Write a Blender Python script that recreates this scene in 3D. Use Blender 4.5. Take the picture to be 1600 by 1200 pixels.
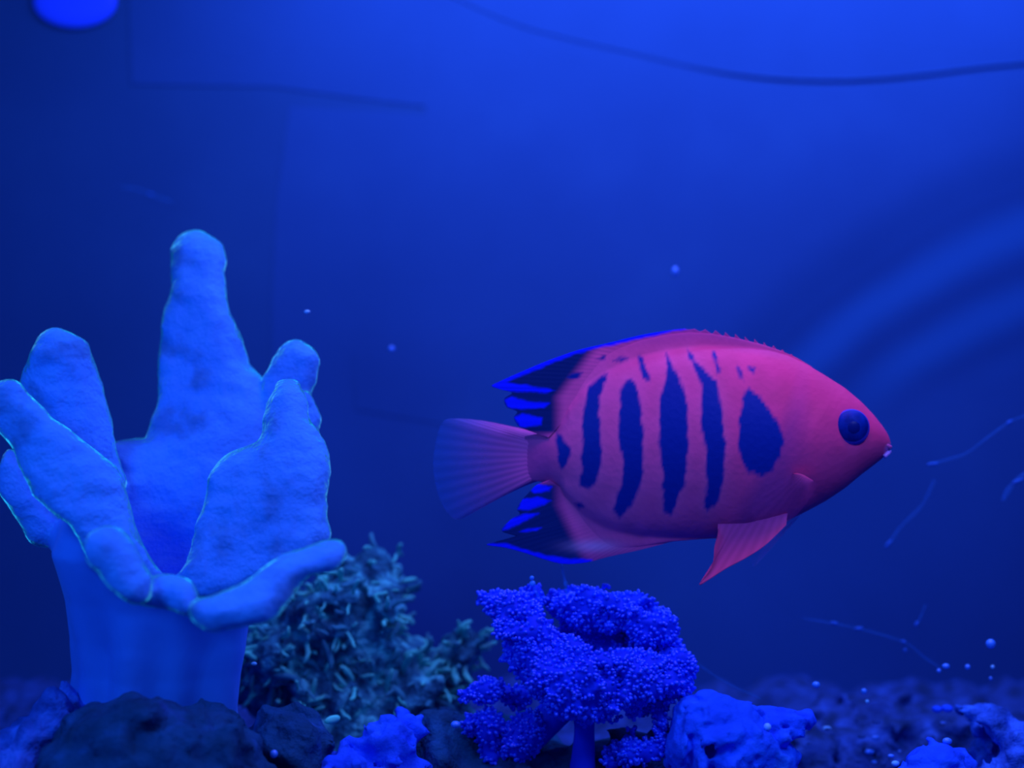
import bpy, math, random
import numpy as np
from mathutils import Vector, Euler

# ------------------------------------------------------------------ camera, world, lights, exposure
for o in list(bpy.data.objects):
    bpy.data.objects.remove(o, do_unlink=True)
K = 0.125            # one working unit (1000 photo pixels at the fish) in metres: the fish is about 9 cm long
D = 2.4              # camera distance from the fish, in working units
ZC = 0.72            # height of the optical axis above the tank floor
scene = bpy.context.scene
COL = scene.collection

cam = bpy.data.cameras.new('camera')
camo = bpy.data.objects.new('camera', cam)
COL.objects.link(camo)
camo.location = (0, -D * K, ZC * K)
camo.rotation_euler = (math.pi / 2, 0, 0)
cam.sensor_width = 36
cam.lens = 36 * D / 1.6
cam.clip_start = 0.005
cam.clip_end = 20
cam.dof.use_dof = True
cam.dof.focus_distance = (D - 0.06) * K
cam.dof.aperture_fstop = 8.5
scene.camera = camo

world = bpy.data.worlds.new('world')
scene.world = world
world.use_nodes = True
bg = world.node_tree.nodes['Background']
bg.inputs[0].default_value = (0.03, 0.22, 1.0, 1)
bg.inputs[1].default_value = 0.16


def area(name, loc, target, sx, sy, power, col, spread=180):
    l = bpy.data.lights.new(name, 'AREA')
    l.shape = 'RECTANGLE'
    l.size = sx * K
    l.size_y = sy * K
    l.energy = power * K * K
    l.color = col
    l.spread = math.radians(spread)
    o = bpy.data.objects.new(name, l)
    COL.objects.link(o)
    o.location = Vector(loc) * K
    d = Vector(target) - Vector(loc)
    o.rotation_euler = d.to_track_quat('-Z', 'Y').to_euler()
    return o


LED = (0.72, 0.25, 1.0)
area('reef_light_middle', (0.25, -0.30, ZC + 1.0), (0.25, -0.05, ZC - 0.2), 1.0, 0.35, 8.0, LED)
area('fill_light_left', (-1.15, -1.1, ZC + 0.62), (-0.45, 0.0, ZC - 0.25), 0.5, 0.35, 13, (0.10, 0.28, 1.0))  # added fill from the front left, brightening the coral and stalk
area('fill_light_right', (0.75, -1.0, ZC + 0.80), (0.35, 0.0, ZC - 0.5), 0.6, 0.35, 4.2, (0.20, 0.29, 1.0), 95)  # added fill lifting the frilly coral, plate coral and fish
area('reef_light_rear', (0.50, 0.46, ZC + 1.15), (0.50, 0.80, ZC - 0.1), 2.2, 0.2, 32, (0.22, 0.28, 1.0))

scene.view_settings.view_transform = 'Standard'
scene.view_settings.look = 'None'
scene.view_settings.gamma = 1
scene.view_settings.use_curve_mapping = False
scene.view_settings.exposure = 0.0
scene.cycles.filter_width = 2.2

# ------------------------------------------------------------------ helpers
rng = np.random.default_rng(7)
random.seed(7)


def P(px, py, y=0.0):
    """photo pixel at depth y (working units behind the fish) -> working units"""
    f = 1 + y / D
    return np.array([(px - 800) / 1000 * f, y, ZC + (600 - py) / 1000 * f])


def hash3(ix, iy, iz, seed):
    n = (ix * 374761393 + iy * 668265263 + iz * 2147483647 + seed * 144665) & 0xffffffff
    n = ((n ^ (n >> 13)) * 1274126177) & 0xffffffff
    n = (n ^ (n >> 16)) & 0xffff
    return n / 32767.5 - 1.0


def vnoise(x, y, z, f, seed=1):
    x, y, z = np.broadcast_arrays(x * f, y * f, z * f)
    x0, y0, z0 = np.floor(x).astype(np.int64), np.floor(y).astype(np.int64), np.floor(z).astype(np.int64)
    u, v, w = x - x0, y - y0, z - z0
    u, v, w = u * u * (3 - 2 * u), v * v * (3 - 2 * v), w * w * (3 - 2 * w)
    r = 0
    for a in (0, 1):
        for b in (0, 1):
            for c in (0, 1):
                r = r + (u if a else 1 - u) * (v if b else 1 - v) * (w if c else 1 - w) * hash3(x0 + a, y0 + b, z0 + c, seed)
    return r


def fbm(x, y, z, f, octaves=3, seed=1):
    r, a = 0, 1.0
    for i in range(octaves):
        r = r + a * vnoise(x, y, z, f, seed + i * 17)
        a *= 0.5
        f *= 2.03
    return r


def smooth_closed(pts, n=6):
    p = np.array(pts, float)
    out = []
    m = len(p)
    for i in range(m):
        p0, p1, p2, p3 = p[i - 1], p[i], p[(i + 1) % m], p[(i + 2) % m]
        for k in range(n):
            t = k / n
            out.append(0.5 * (2 * p1 + (p2 - p0) * t + (2 * p0 - 5 * p1 + 4 * p2 - p3) * t * t + (3 * p1 - p0 - 3 * p2 + p3) * t ** 3))
    return np.array(out)


def smooth_open(pts, n):
    p = np.array(pts, float)
    q = np.vstack([2 * p[0] - p[1], p, 2 * p[-1] - p[-2]])
    out = []
    for i in range(1, len(q) - 2):
        p0, p1, p2, p3 = q[i - 1], q[i], q[i + 1], q[i + 2]
        for k in range(12):
            t = k / 12
            out.append(0.5 * (2 * p1 + (p2 - p0) * t + (2 * p0 - 5 * p1 + 4 * p2 - p3) * t * t + (3 * p1 - p0 - 3 * p2 + p3) * t ** 3))
    out.append(p[-1])
    out = np.array(out)
    s = np.concatenate([[0], np.cumsum(np.linalg.norm(np.diff(out, axis=0), axis=1))])
    t = np.linspace(0, s[-1], n)
    return np.stack([np.interp(t, s, out[:, k]) for k in range(out.shape[1])], 1)


def sd_poly(poly, X, Z):
    """signed distance to a closed 2-d polygon, negative inside"""
    d = np.full(X.shape, 1e9)
    inside = np.zeros(X.shape, bool)
    a = poly[-1]
    for b in poly:
        ex, ez = b[0] - a[0], b[1] - a[1]
        wx, wz = X - a[0], Z - a[1]
        t = np.clip((wx * ex + wz * ez) / (ex * ex + ez * ez + 1e-12), 0, 1)
        d = np.minimum(d, (wx - ex * t) ** 2 + (wz - ez * t) ** 2)
        c = ((a[1] > Z) != (b[1] > Z)) & (X < ex * (Z - a[1]) / (ez if abs(ez) > 1e-12 else 1e-12) + a[0])
        inside ^= c
        a = b
    d = np.sqrt(d)
    return np.where(inside, -d, d)


def smin(a, b, k):
    h = np.clip(0.5 + 0.5 * (b - a) / k, 0, 1)
    return b * (1 - h) + a * h - k * h * (1 - h)


def surface_nets(F, lo, h):
    nx, ny, nz = F.shape
    s = F < 0
    cs = np.zeros((nx - 1, ny - 1, nz - 1), np.uint8)
    for a in (0, 1):
        for b in (0, 1):
            for c in (0, 1):
                cs += s[a:nx - 1 + a, b:ny - 1 + b, c:nz - 1 + c]
    act = (cs > 0) & (cs < 8)
    idx = -np.ones(act.shape, np.int64)
    I, J, L = np.nonzero(act)
    idx[I, J, L] = np.arange(len(I))
    acc = np.zeros((len(I), 3))
    cnt = np.zeros(len(I))
    corners = [(a, b, c) for a in (0, 1) for b in (0, 1) for c in (0, 1)]
    for p in corners:
        for ax in range(3):
            if p[ax] == 0:
                q = list(p)
                q[ax] = 1
                fa = F[I + p[0], J + p[1], L + p[2]]
                fb = F[I + q[0], J + q[1], L + q[2]]
                m = (fa < 0) != (fb < 0)
                t = np.where(m, fa / np.where(m, fa - fb, 1), 0)
                pos = np.array(p, float)[None, :] + np.zeros((len(I), 3))
                pos[:, ax] += t
                acc += pos * m[:, None]
                cnt += m
    V = (np.stack([I, J, L], 1) + acc / cnt[:, None]) * h + np.array(lo)
    faces = []
    for ax in range(3):
        sl0 = [slice(None)] * 3
        sl1 = [slice(None)] * 3
        sl0[ax] = slice(0, -1)
        sl1[ax] = slice(1, None)
        a, b = s[tuple(sl0)], s[tuple(sl1)]
        e = np.argwhere(a != b)
        o1, o2 = [(1, 2), (2, 0), (0, 1)][ax]
        ok = (e[:, o1] > 0) & (e[:, o2] > 0) & (e[:, o1] < F.shape[o1] - 1) & (e[:, o2] < F.shape[o2] - 1)
        e = e[ok]
        ins = a[e[:, 0], e[:, 1], e[:, 2]]

        def at(d1, d2):
            c = e.copy()
            c[:, o1] += d1
            c[:, o2] += d2
            return idx[c[:, 0], c[:, 1], c[:, 2]]
        q = np.stack([at(-1, -1), at(0, -1), at(0, 0), at(-1, 0)], 1)
        q[~ins] = q[~ins][:, ::-1]
        faces.append(q)
    return V, np.vstack(faces)


def vertex_normals(V, Fc):
    n = np.cross(V[Fc[:, 2]] - V[Fc[:, 0]], V[Fc[:, 3]] - V[Fc[:, 1]])
    N = np.zeros_like(V)
    for k in range(4):
        np.add.at(N, Fc[:, k], n)
    return N / (np.linalg.norm(N, axis=1, keepdims=True) + 1e-12)


def mesh_obj(name, V, faces, material, parent=None, origin=None, normals=None, colors=None, smooth=True):
    """V in working units, world coordinates; origin in working units"""
    if parent is not None:
        org = np.array(parent['_o']) if '_o' in parent else np.zeros(3)
    else:
        org = np.array(origin) if origin is not None else np.zeros(3)
    me = bpy.data.meshes.new(name)
    W = (np.asarray(V, float) - org) * K
    me.from_pydata(W.tolist(), [], [list(map(int, f)) for f in faces])
    if smooth:
        me.polygons.foreach_set('use_smooth', [True] * len(me.polygons))
    if colors is not None:
        ca = me.color_attributes.new('tint', 'FLOAT_COLOR', 'POINT')
        c = np.ones((len(V), 4))
        c[:, :colors.shape[1]] = colors
        ca.data.foreach_set('color', c.ravel())
    me.update()
    if normals is not None:
        me.normals_split_custom_set_from_vertices([tuple(n) for n in normals])
    me.materials.append(material)
    o = bpy.data.objects.new(name, me)
    COL.objects.link(o)
    if parent is not None:
        o.parent = parent
    else:
        o.location = Vector(org) * K
    o['_o'] = [float(v) for v in org]
    return o


def thing(name, label, cat, origin, group=None):
    o = bpy.data.objects.new(name, None)
    COL.objects.link(o)
    o.empty_display_size = 0.01
    o.location = Vector(origin) * K
    o['_o'] = [float(v) for v in origin]
    return tag(o, label, cat, group)


def tag(o, label=None, cat=None, group=None, kind=None):
    if label:
        o['label'] = label
    if cat:
        o['category'] = cat
    if group:
        o['group'] = group
    if kind:
        o['kind'] = kind
    return o


def tube(path, radii, sides=8, flat=1.0):
    """closed tube along a path of points (working units)"""
    path = np.array(path, float)
    n = len(path)
    T = np.gradient(path, axis=0)
    T /= np.linalg.norm(T, axis=1, keepdims=True) + 1e-12
    up = np.array([0.13, 0.97, 0.2])
    V, Fc = [], []
    for i in range(n):
        a = np.cross(T[i], up)
        a /= np.linalg.norm(a) + 1e-12
        b = np.cross(T[i], a)
        for k in range(sides):
            t = 2 * math.pi * k / sides
            V.append(path[i] + radii[i] * (math.cos(t) * a + flat * math.sin(t) * b))
    for i in range(n - 1):
        for k in range(sides):
            k2 = (k + 1) % sides
            Fc.append((i * sides + k, i * sides + k2, (i + 1) * sides + k2, (i + 1) * sides + k))
    Fc.append(tuple(range(sides - 1, -1, -1)))
    Fc.append(tuple((n - 1) * sides + k for k in range(sides)))
    return np.array(V), Fc


def ball(c, r, seg=14, rings=9, squash=(1, 1, 1)):
    V, Fc = [], []
    V.append((0, 0, 1))
    for i in range(1, rings):
        a = math.pi * i / rings
        for k in range(seg):
            t = 2 * math.pi * k / seg
            V.append((math.sin(a) * math.cos(t), math.sin(a) * math.sin(t), math.cos(a)))
    V.append((0, 0, -1))
    for k in range(seg):
        Fc.append((0, 1 + k, 1 + (k + 1) % seg))
    for i in range(rings - 2):
        for k in range(seg):
            a = 1 + i * seg
            Fc.append((a + k, a + seg + k, a + seg + (k + 1) % seg, a + (k + 1) % seg))
    e = len(V) - 1
    a = 1 + (rings - 2) * seg
    for k in range(seg):
        Fc.append((e, a + (k + 1) % seg, a + k))
    return np.array(V) * np.array(squash) * r + np.array(c), Fc


def box(lo, hi):
    x0, y0, z0 = lo
    x1, y1, z1 = hi
    V = [(x0, y0, z0), (x1, y0, z0), (x1, y1, z0), (x0, y1, z0), (x0, y0, z1), (x1, y0, z1), (x1, y1, z1), (x0, y1, z1)]
    return np.array(V), [(0, 3, 2, 1), (4, 5, 6, 7), (0, 1, 5, 4), (1, 2, 6, 5), (2, 3, 7, 6), (3, 0, 4, 7)]


# ------------------------------------------------------------------ materials
class NT:
    def __init__(s, name):
        s.m = bpy.data.materials.new(name)
        s.m.use_nodes = True
        s.t = s.m.node_tree
        s.b = s.t.nodes['Principled BSDF']
        s.out = s.t.nodes['Material Output']

    def n(s, kind, **kw):
        o = s.t.nodes.new(kind)
        for k, v in kw.items():
            setattr(o, k, v)
        return o

    def l(s, a, b):
        s.t.links.new(a, b)

    def set(s, **kw):
        for k, v in kw.items():
            s.b.inputs[k.replace('_', ' ')].default_value = v
        return s

    def noise(s, scale, detail=3, coord='Object'):
        tc = s.n('ShaderNodeTexCoord')
        no = s.n('ShaderNodeTexNoise')
        no.inputs['Scale'].default_value = scale / K
        no.inputs['Detail'].default_value = detail
        s.l(tc.outputs[coord], no.inputs['Vector'])
        return no.outputs['Fac']

    def voronoi(s, scale):
        tc = s.n('ShaderNodeTexCoord')
        no = s.n('ShaderNodeTexVoronoi')
        no.inputs['Scale'].default_value = scale / K
        s.l(tc.outputs['Object'], no.inputs['Vector'])
        return no.outputs['Distance']

    def ramp(s, fac, stops):
        r = s.n('ShaderNodeValToRGB')
        e = r.color_ramp.elements
        while len(e) < len(stops):
            e.new(0.5)
        for q, (p, c) in zip(e, stops):
            q.position = p
            q.color = (*c, 1)
        s.l(fac, r.inputs[0])
        return r.outputs[0]

    def bump(s, height, strength, dist):
        b = s.n('ShaderNodeBump')
        b.inputs['Strength'].default_value = strength
        b.inputs['Distance'].default_value = dist * K
        s.l(height, b.inputs['Height'])
        prev = s.b.inputs['Normal'].links
        if prev:
            s.l(prev[0].from_socket, b.inputs['Normal'])
        s.l(b.outputs[0], s.b.inputs['Normal'])
        return s

    def math(s, op, a, b):
        m = s.n('ShaderNodeMath', operation=op)
        for i, v in enumerate((a, b)):
            if isinstance(v, (int, float)):
                m.inputs[i].default_value = v
            else:
                s.l(v, m.inputs[i])
        return m.outputs[0]


def plain(name, c, rough=0.7, spec=0.1, **kw):
    t = NT(name)
    t.set(Base_Color=(*c, 1), Roughness=rough, Specular_IOR_Level=spec, **kw)
    return t


def mottled(name, stops, scale, bumps=((60, 0.5, 0.01),), rough=0.85, spec=0.08, detail=5):
    t = NT(name)
    t.set(Roughness=rough, Specular_IOR_Level=spec)
    t.l(t.ramp(t.noise(scale, detail), stops), t.b.inputs['Base Color'])
    for (s, st, d) in bumps:
        t.bump(t.noise(s, 4), st, d)
    return t.m


# leather coral: velvety skin
t = NT('leather_coral_skin')
t.set(Roughness=0.9, Specular_IOR_Level=0.05, Sheen_Weight=1.0, Sheen_Roughness=0.3, Sheen_Tint=(0.4, 4.2, 2.4, 1))
t.l(t.ramp(t.noise(14, 6), [(0.34, (0.03, 0.20, 0.60)), (0.47, (0.04, 0.30, 0.90)), (0.7, (0.05, 0.36, 0.98))]), t.b.inputs['Base Color'])
t.bump(t.noise(34, 5), 0.5, 0.016)
t.bump(t.voronoi(150), 0.18, 0.005)
M_CORAL = t.m
t = NT('coral_stalk_skin')
t.set(Roughness=0.8, Specular_IOR_Level=0.1, Sheen_Weight=0.2, Sheen_Roughness=0.3, Sheen_Tint=(0.25, 0.8, 0.8, 1))
t.l(t.ramp(t.noise(6, 3), [(0.3, (0.03, 0.22, 0.82)), (0.7, (0.04, 0.28, 0.92))]), t.b.inputs['Base Color'])
t.bump(t.noise(10, 2), 0.2, 0.02)
M_STALK = t.m

M_ROCK_DARK = mottled('dark_live_rock', [(0.3, (0.003, 0.05, 0.12)), (0.6, (0.005, 0.08, 0.22)), (0.75, (0.015, 0.13, 0.42))], 22, ((18, 0.7, 0.03), (70, 0.7, 0.012)))
M_ROCK_MID = mottled('live_rock', [(0.3, (0.008, 0.05, 0.25)), (0.52, (0.02, 0.12, 0.58)), (0.68, (0.04, 0.22, 0.9))], 24, ((18, 0.7, 0.03), (70, 0.7, 0.012)))
M_ROCK_BRIGHT = mottled('encrusted_rock', [(0.3, (0.006, 0.07, 0.75)), (0.55, (0.01, 0.12, 0.95)), (0.75, (0.03, 0.22, 0.98))], 18, ((20, 0.6, 0.02), (60, 0.6, 0.01)))
M_PLATE = mottled('plate_coral_skin', [(0.3, (0.005, 0.08, 0.75)), (0.6, (0.01, 0.13, 0.95)), (0.75, (0.02, 0.22, 0.97))], 16, ((30, 0.5, 0.012), (90, 0.5, 0.006)))
M_RUBBLE = mottled('purple_rubble', [(0.35, (0.008, 0.04, 0.14)), (0.58, (0.018, 0.08, 0.34)), (0.74, (0.03, 0.15, 0.6))], 26, ((24, 0.8, 0.02), (90, 0.8, 0.01)))
M_BUSH_ROCK = mottled('algae_covered_rock', [(0.36, (0.006, 0.08, 0.16)), (0.52, (0.02, 0.24, 0.36)), (0.64, (0.08, 0.75, 0.75))], 30, ((28, 0.9, 0.03), (90, 0.9, 0.012)))
M_FROND = mottled('algae_frond', [(0.35, (0.03, 0.40, 0.42)), (0.55, (0.08, 0.85, 0.65)), (0.75, (0.15, 0.95, 0.75))], 20, ((60, 0.4, 0.006),))
M_FROND_DIM = mottled('algae_frond_dull', [(0.35, (0.015, 0.2, 0.3)), (0.65, (0.05, 0.45, 0.5))], 20, ((60, 0.4, 0.006),))
M_POLYP = plain('blue_polyp', (0.010, 0.08, 1.0), 0.32, 0.6).m
M_FRILL = plain('blue_coral_flesh', (0.003, 0.035, 0.75), 0.7, 0.15).m
M_PEARL = plain('pale_bead', (0.04, 0.28, 0.95), 0.3, 0.5).m
M_SPECK = plain('pale_speck', (0.15, 0.6, 1.0), 0.5, 0.3).m
t = plain('hazy_strand', (0.02, 0.25, 0.8), 0.6, 0.1)
t.set(Alpha=0.2)
M_STRAND = t.m
M_TUFT = plain('dim_tuft', (0.015, 0.15, 0.6), 0.6, 0.1).m
M_CABLE = plain('dark_cable', (0.008, 0.07, 0.26), 0.6, 0.1).m

# back pane: blue paint under a thin film of algae, with curved paler and darker bands
def pane_film(name, dark_, mid_, light_):
    t = NT(name)
    t.set(Roughness=0.75, Specular_IOR_Level=0.05)
    tc = t.n('ShaderNodeTexCoord')
    sep = t.n('ShaderNodeSeparateXYZ')
    t.l(tc.outputs['Object'], sep.inputs[0])
    film = t.ramp(t.noise(2.2, 6), [(0.3, dark_), (0.55, mid_), (0.75, light_)])
    # paler and darker arcs about a centre low and far to the right
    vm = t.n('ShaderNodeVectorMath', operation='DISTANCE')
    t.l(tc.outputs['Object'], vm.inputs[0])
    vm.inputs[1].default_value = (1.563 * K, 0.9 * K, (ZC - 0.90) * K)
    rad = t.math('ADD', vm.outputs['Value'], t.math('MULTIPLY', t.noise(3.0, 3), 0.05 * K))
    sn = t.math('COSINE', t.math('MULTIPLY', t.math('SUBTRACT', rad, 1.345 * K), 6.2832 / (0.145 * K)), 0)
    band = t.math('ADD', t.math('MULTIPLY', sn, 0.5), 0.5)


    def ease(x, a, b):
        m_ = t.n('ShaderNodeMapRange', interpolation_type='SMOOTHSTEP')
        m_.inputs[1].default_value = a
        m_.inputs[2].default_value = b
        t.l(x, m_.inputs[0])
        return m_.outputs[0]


    band_zone = t.math('MULTIPLY', t.math('MULTIPLY', ease(rad, 1.05 * K, 1.16 * K), ease(rad, 1.56 * K, 1.46 * K)), ease(sep.outputs['Z'], (ZC - 0.12) * K, (ZC + 0.08) * K))
    band_zone = t.math('MULTIPLY', band_zone, ease(sep.outputs['X'], 0.25 * K, 0.5 * K))
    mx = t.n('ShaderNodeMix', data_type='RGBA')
    t.l(t.math('MULTIPLY', band_zone, 0.35), mx.inputs[0])
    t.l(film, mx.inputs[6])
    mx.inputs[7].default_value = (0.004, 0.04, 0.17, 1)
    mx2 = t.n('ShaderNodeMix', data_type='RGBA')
    t.l(t.math('MULTIPLY', t.math('MULTIPLY', band, band_zone), t.math('MULTIPLY', ease(rad, 1.45 * K, 1.41 * K), 0.6)), mx2.inputs[0])
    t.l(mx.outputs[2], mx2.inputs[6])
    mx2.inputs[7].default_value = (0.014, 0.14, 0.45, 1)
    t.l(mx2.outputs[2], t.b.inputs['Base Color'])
    return t.m


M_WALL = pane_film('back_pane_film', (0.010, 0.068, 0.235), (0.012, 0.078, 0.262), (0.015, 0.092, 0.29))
M_PANEL = pane_film('pale_panel_film', (0.011, 0.072, 0.265), (0.013, 0.082, 0.295), (0.016, 0.098, 0.325))
M_SIDE = plain('side_pane', (0.004, 0.05, 0.3), 0.5, 0.1).m

# ------------------------------------------------------------------ the tank
YB = 0.90
XL, XR = -1.4, 1.4
V, Fc = box((XL, YB, -0.1), (XR, YB + 0.06, ZC + 1.3))
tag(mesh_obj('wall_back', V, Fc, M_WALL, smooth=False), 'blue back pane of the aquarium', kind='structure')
V, Fc = box((XL - 0.06, -0.9, -0.1), (XL, YB, ZC + 1.0))
tag(mesh_obj('wall_left', V, Fc, M_SIDE, smooth=False), 'side pane of the aquarium', kind='structure')
V, Fc = box((XR, -0.9, -0.1), (XR + 0.06, YB, ZC + 1.0))
tag(mesh_obj('wall_right', V, Fc, M_SIDE, smooth=False), 'opposite side pane of the aquarium', kind='structure')
# rubble floor
gx = np.linspace(XL, XR, 220)
gy = np.linspace(-0.9, YB, 140)
X, Y = np.meshgrid(gx, gy, indexing='ij')
Z = 0.03 + 0.03 * fbm(X, Y, X * 0, 5, 3, 3) + 0.018 * fbm(X, Y, X * 0, 22, 2, 9) + 0.05 * np.clip((Y - 0.2) / 0.7, 0, 1)
V = np.stack([X, Y, Z], -1).reshape(-1, 3)
nx_, ny_ = X.shape
Fc = [(i * ny_ + j, (i + 1) * ny_ + j, (i + 1) * ny_ + j + 1, i * ny_ + j + 1) for i in range(nx_ - 1) for j in range(ny_ - 1)]
tag(mesh_obj('floor', V, Fc, M_RUBBLE), 'purple rubble floor of the aquarium', kind='structure')

# ------------------------------------------------------------------ leather coral (sheet lobes with rounded edges on a stalk)
LOBES = [
    # outline px, depth at top, depth at bottom, edge radius px
    ('back', [(178, 705), (185, 690), (210, 687), (231, 683), (238, 640), (242, 590), (246, 540), (250, 500), (259, 468), (268, 435), (272, 400), (277, 378), (290, 365), (310, 361), (332, 367), (348, 380), (355, 402), (357, 440), (361, 470), (370, 500), (378, 540), (386, 565), (400, 579), (413, 593), (432, 640), (425, 720), (385, 810), (345, 900), (300, 935), (240, 920), (200, 850), (180, 780)], 0.22, 0.02, 37),
    ('right_back', [(410, 596), (424, 566), (440, 548), (460, 538), (480, 541), (493, 554), (499, 577), (497, 600), (489, 622), (480, 690), (440, 720), (410, 660)], 0.12, 0.10, 27),
    ('right_nub', [(455, 640), (465, 612), (480, 612), (492, 635), (497, 655), (490, 690), (465, 690)], 0.06, 0.05, 20),
    ('right', [(424, 610), (432, 594), (450, 588), (467, 592), (477, 608), (482, 630), (484, 650), (503, 680), (519, 705), (524, 735), (519, 770), (519, 800), (522, 838), (480, 885), (420, 905), (360, 928), (320, 930), (292, 900), (302, 840), (318, 790), (330, 740), (346, 716), (370, 701), (400, 686), (409, 660), (415, 630)], -0.02, -0.19, 31),
    ('front_right', [(545, 862), (538, 848), (520, 841), (490, 843), (452, 858), (420, 880), (395, 899), (370, 914), (335, 925), (308, 934), (302, 955), (318, 974), (345, 981), (375, 976), (420, 972), (440, 960), (456, 938), (492, 906), (528, 887), (543, 873)], -0.30, -0.37, 35),
    ('front_middle', [(205, 935), (216, 912), (242, 898), (270, 895), (294, 902), (308, 920), (314, 945), (298, 958), (268, 944), (232, 946)], -0.29, -0.31, 27),
    ('front_left', [(142, 852), (150, 835), (170, 825), (195, 830), (210, 852), (224, 885), (236, 907), (222, 936), (196, 932), (165, 892), (146, 868)], -0.32, -0.34, 30),
    ('left', [(-60, 612), (-35, 593), (0, 588), (25, 592), (45, 608), (90, 650), (130, 690), (164, 724), (180, 748), (190, 780), (205, 820), (220, 860), (236, 904), (196, 905), (150, 862), (118, 822), (80, 792), (48, 758), (20, 716), (0, 692), (-40, 655)], -0.14, -0.18, 31),
    ('left_back', [(27, 592), (44, 562), (55, 535), (75, 517), (96, 511), (121, 520), (142, 540), (156, 578), (168, 625), (172, 665), (178, 702), (184, 755), (150, 770), (80, 710), (40, 640)], 0.05, 0.0, 33),
    ('left_hanging', [(4, 720), (12, 700), (32, 712), (62, 760), (79, 800), (76, 835), (56, 849), (38, 840), (20, 800), (5, 768)], 0.0, -0.02, 26),
]
h = 0.0052
lo = np.array([-1.0, -0.50, ZC - 0.56])
hi = np.array([-0.2, 0.32, ZC + 0.30])
n3 = np.ceil((hi - lo) / h).astype(int) + 1
gx = lo[0] + np.arange(n3[0]) * h
gy = lo[1] + np.arange(n3[1]) * h
gz = lo[2] + np.arange(n3[2]) * h
XX, ZZ = np.meshgrid(gx, gz, indexing='ij')
wob = 0.006 * fbm(XX, 0 * XX, ZZ, 14, 2, 5)
Y3 = gy[None, :, None]


def lobe_field(spec, X, Z, Y3, w):
    name, poly, y0, y1, R = spec
    poly = smooth_closed(poly, 4)
    ym = (y0 + y1) / 2
    pz0, pz1 = poly[:, 1].min(), poly[:, 1].max()
    yy = y0 + (y1 - y0) * (poly[:, 1] - pz0) / (pz1 - pz0)
    W = np.array([P(p[0], p[1], q) for p, q in zip(poly, yy)])
    d2 = sd_poly(W[:, [0, 2]], X, Z) + w
    zt, zb = W[:, 2].max(), W[:, 2].min()
    yc = y0 + (y1 - y0) * np.clip((zt - Z) / (zt - zb), 0, 1)
    r = R / 1000
    yc = yc + 0.012 * np.sin(X * 23 + y0 * 40) + 0.010 * np.sin(Z * 19 + y0 * 31)
    q = np.maximum(d2 + r, 0)
    deep = np.maximum(-(d2 + r), 0)
    th = r + 0.10 * deep                      # lobes thicken gently towards their middle
    yd = Y3 - yc[:, None, :]
    return np.sqrt(q[:, None, :] ** 2 + yd ** 2) - th[:, None, :]


def stalk_field(X, Z, Y3):
    # (py, left px, right px): the trunk tapers down from under the lobes
    prof = np.array([(760, 150, 420), (800, 118, 420), (860, 95, 418), (930, 118, 408), (990, 130, 394), (1040, 134, 384), (1100, 128, 378), (1160, 120, 385)], float)
    py = 600 - (Z - ZC) * 1000
    l = np.interp(py, prof[:, 0], prof[:, 1])
    r = np.interp(py, prof[:, 0], prof[:, 2])
    xc = ((l + r) / 2 - 800) / 1000
    hw = (r - l) / 2000
    rho = np.sqrt((X - xc)[:, None, :] ** 2 + ((Y3 + 0.03) * 1.08) ** 2)
    ang = np.arctan2(Y3 + 0.03, (X - xc)[:, None, :])
    flute = 0.010 * np.sin(ang * 5 + 0.6) + 0.006 * np.sin(ang * 9 + 2)
    d = rho - hw[:, None, :] + flute * np.clip((py[:, None, :] - 880) / 120, 0, 1)
    top = (Z - P(0, 785)[2])[:, None, :] + 0.0 * Y3
    # bowl in the top
    bowl = 0.15 - np.sqrt((X - P(300, 0)[0])[:, None, :] ** 2 * 0.95 + ((Y3 + 0.06) * 0.75) ** 2 + (Z - P(0, 775)[2])[:, None, :] ** 2)
    return np.maximum(np.maximum(d, top), bowl) * 0.9


fields = []
F = None
for spec in LOBES:
    f = lobe_field(spec, XX, ZZ, Y3, wob).astype(np.float32)
    fields.append(f)
    F = f if F is None else smin(F, f, 0.009)
F = F + (0.0034 * fbm(gx[:, None, None], gy[None, :, None], gz[None, None, :] * 2.2, 22, 2, 31)).astype(np.float32)
st = stalk_field(XX, ZZ, Y3).astype(np.float32)
F = smin(F, st, 0.06)
fields.append(st)
V, Fq = surface_nets(F, lo, h)
N = vertex_normals(V, Fq)
gi = np.clip(np.round((V - lo) / h).astype(int), 0, n3 - 1)
lab = np.argmin(np.stack([f[gi[:, 0], gi[:, 1], gi[:, 2]] for f in fields], 1), 1)
del fields, F, st
flab = np.median(lab[Fq], axis=1).astype(int)
flab = np.where((lab[Fq] == len(LOBES)).sum(1) >= 2, len(LOBES), lab[Fq[:, 0]])
coral = thing('leather_coral', 'large pale blue finger leather coral with upright velvety lobes on a stalk', 'coral', P(255, 1100, -0.03))
for k in range(len(LOBES) + 1):
    fs = Fq[flab == k]
    if len(fs) < 20:
        continue
    used, inv = np.unique(fs, return_inverse=True)
    part = mesh_obj('lobe' if k < len(LOBES) else 'stalk', V[used], inv.reshape(-1, 4), M_CORAL if k < len(LOBES) else M_STALK, coral, normals=N[used])


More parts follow.
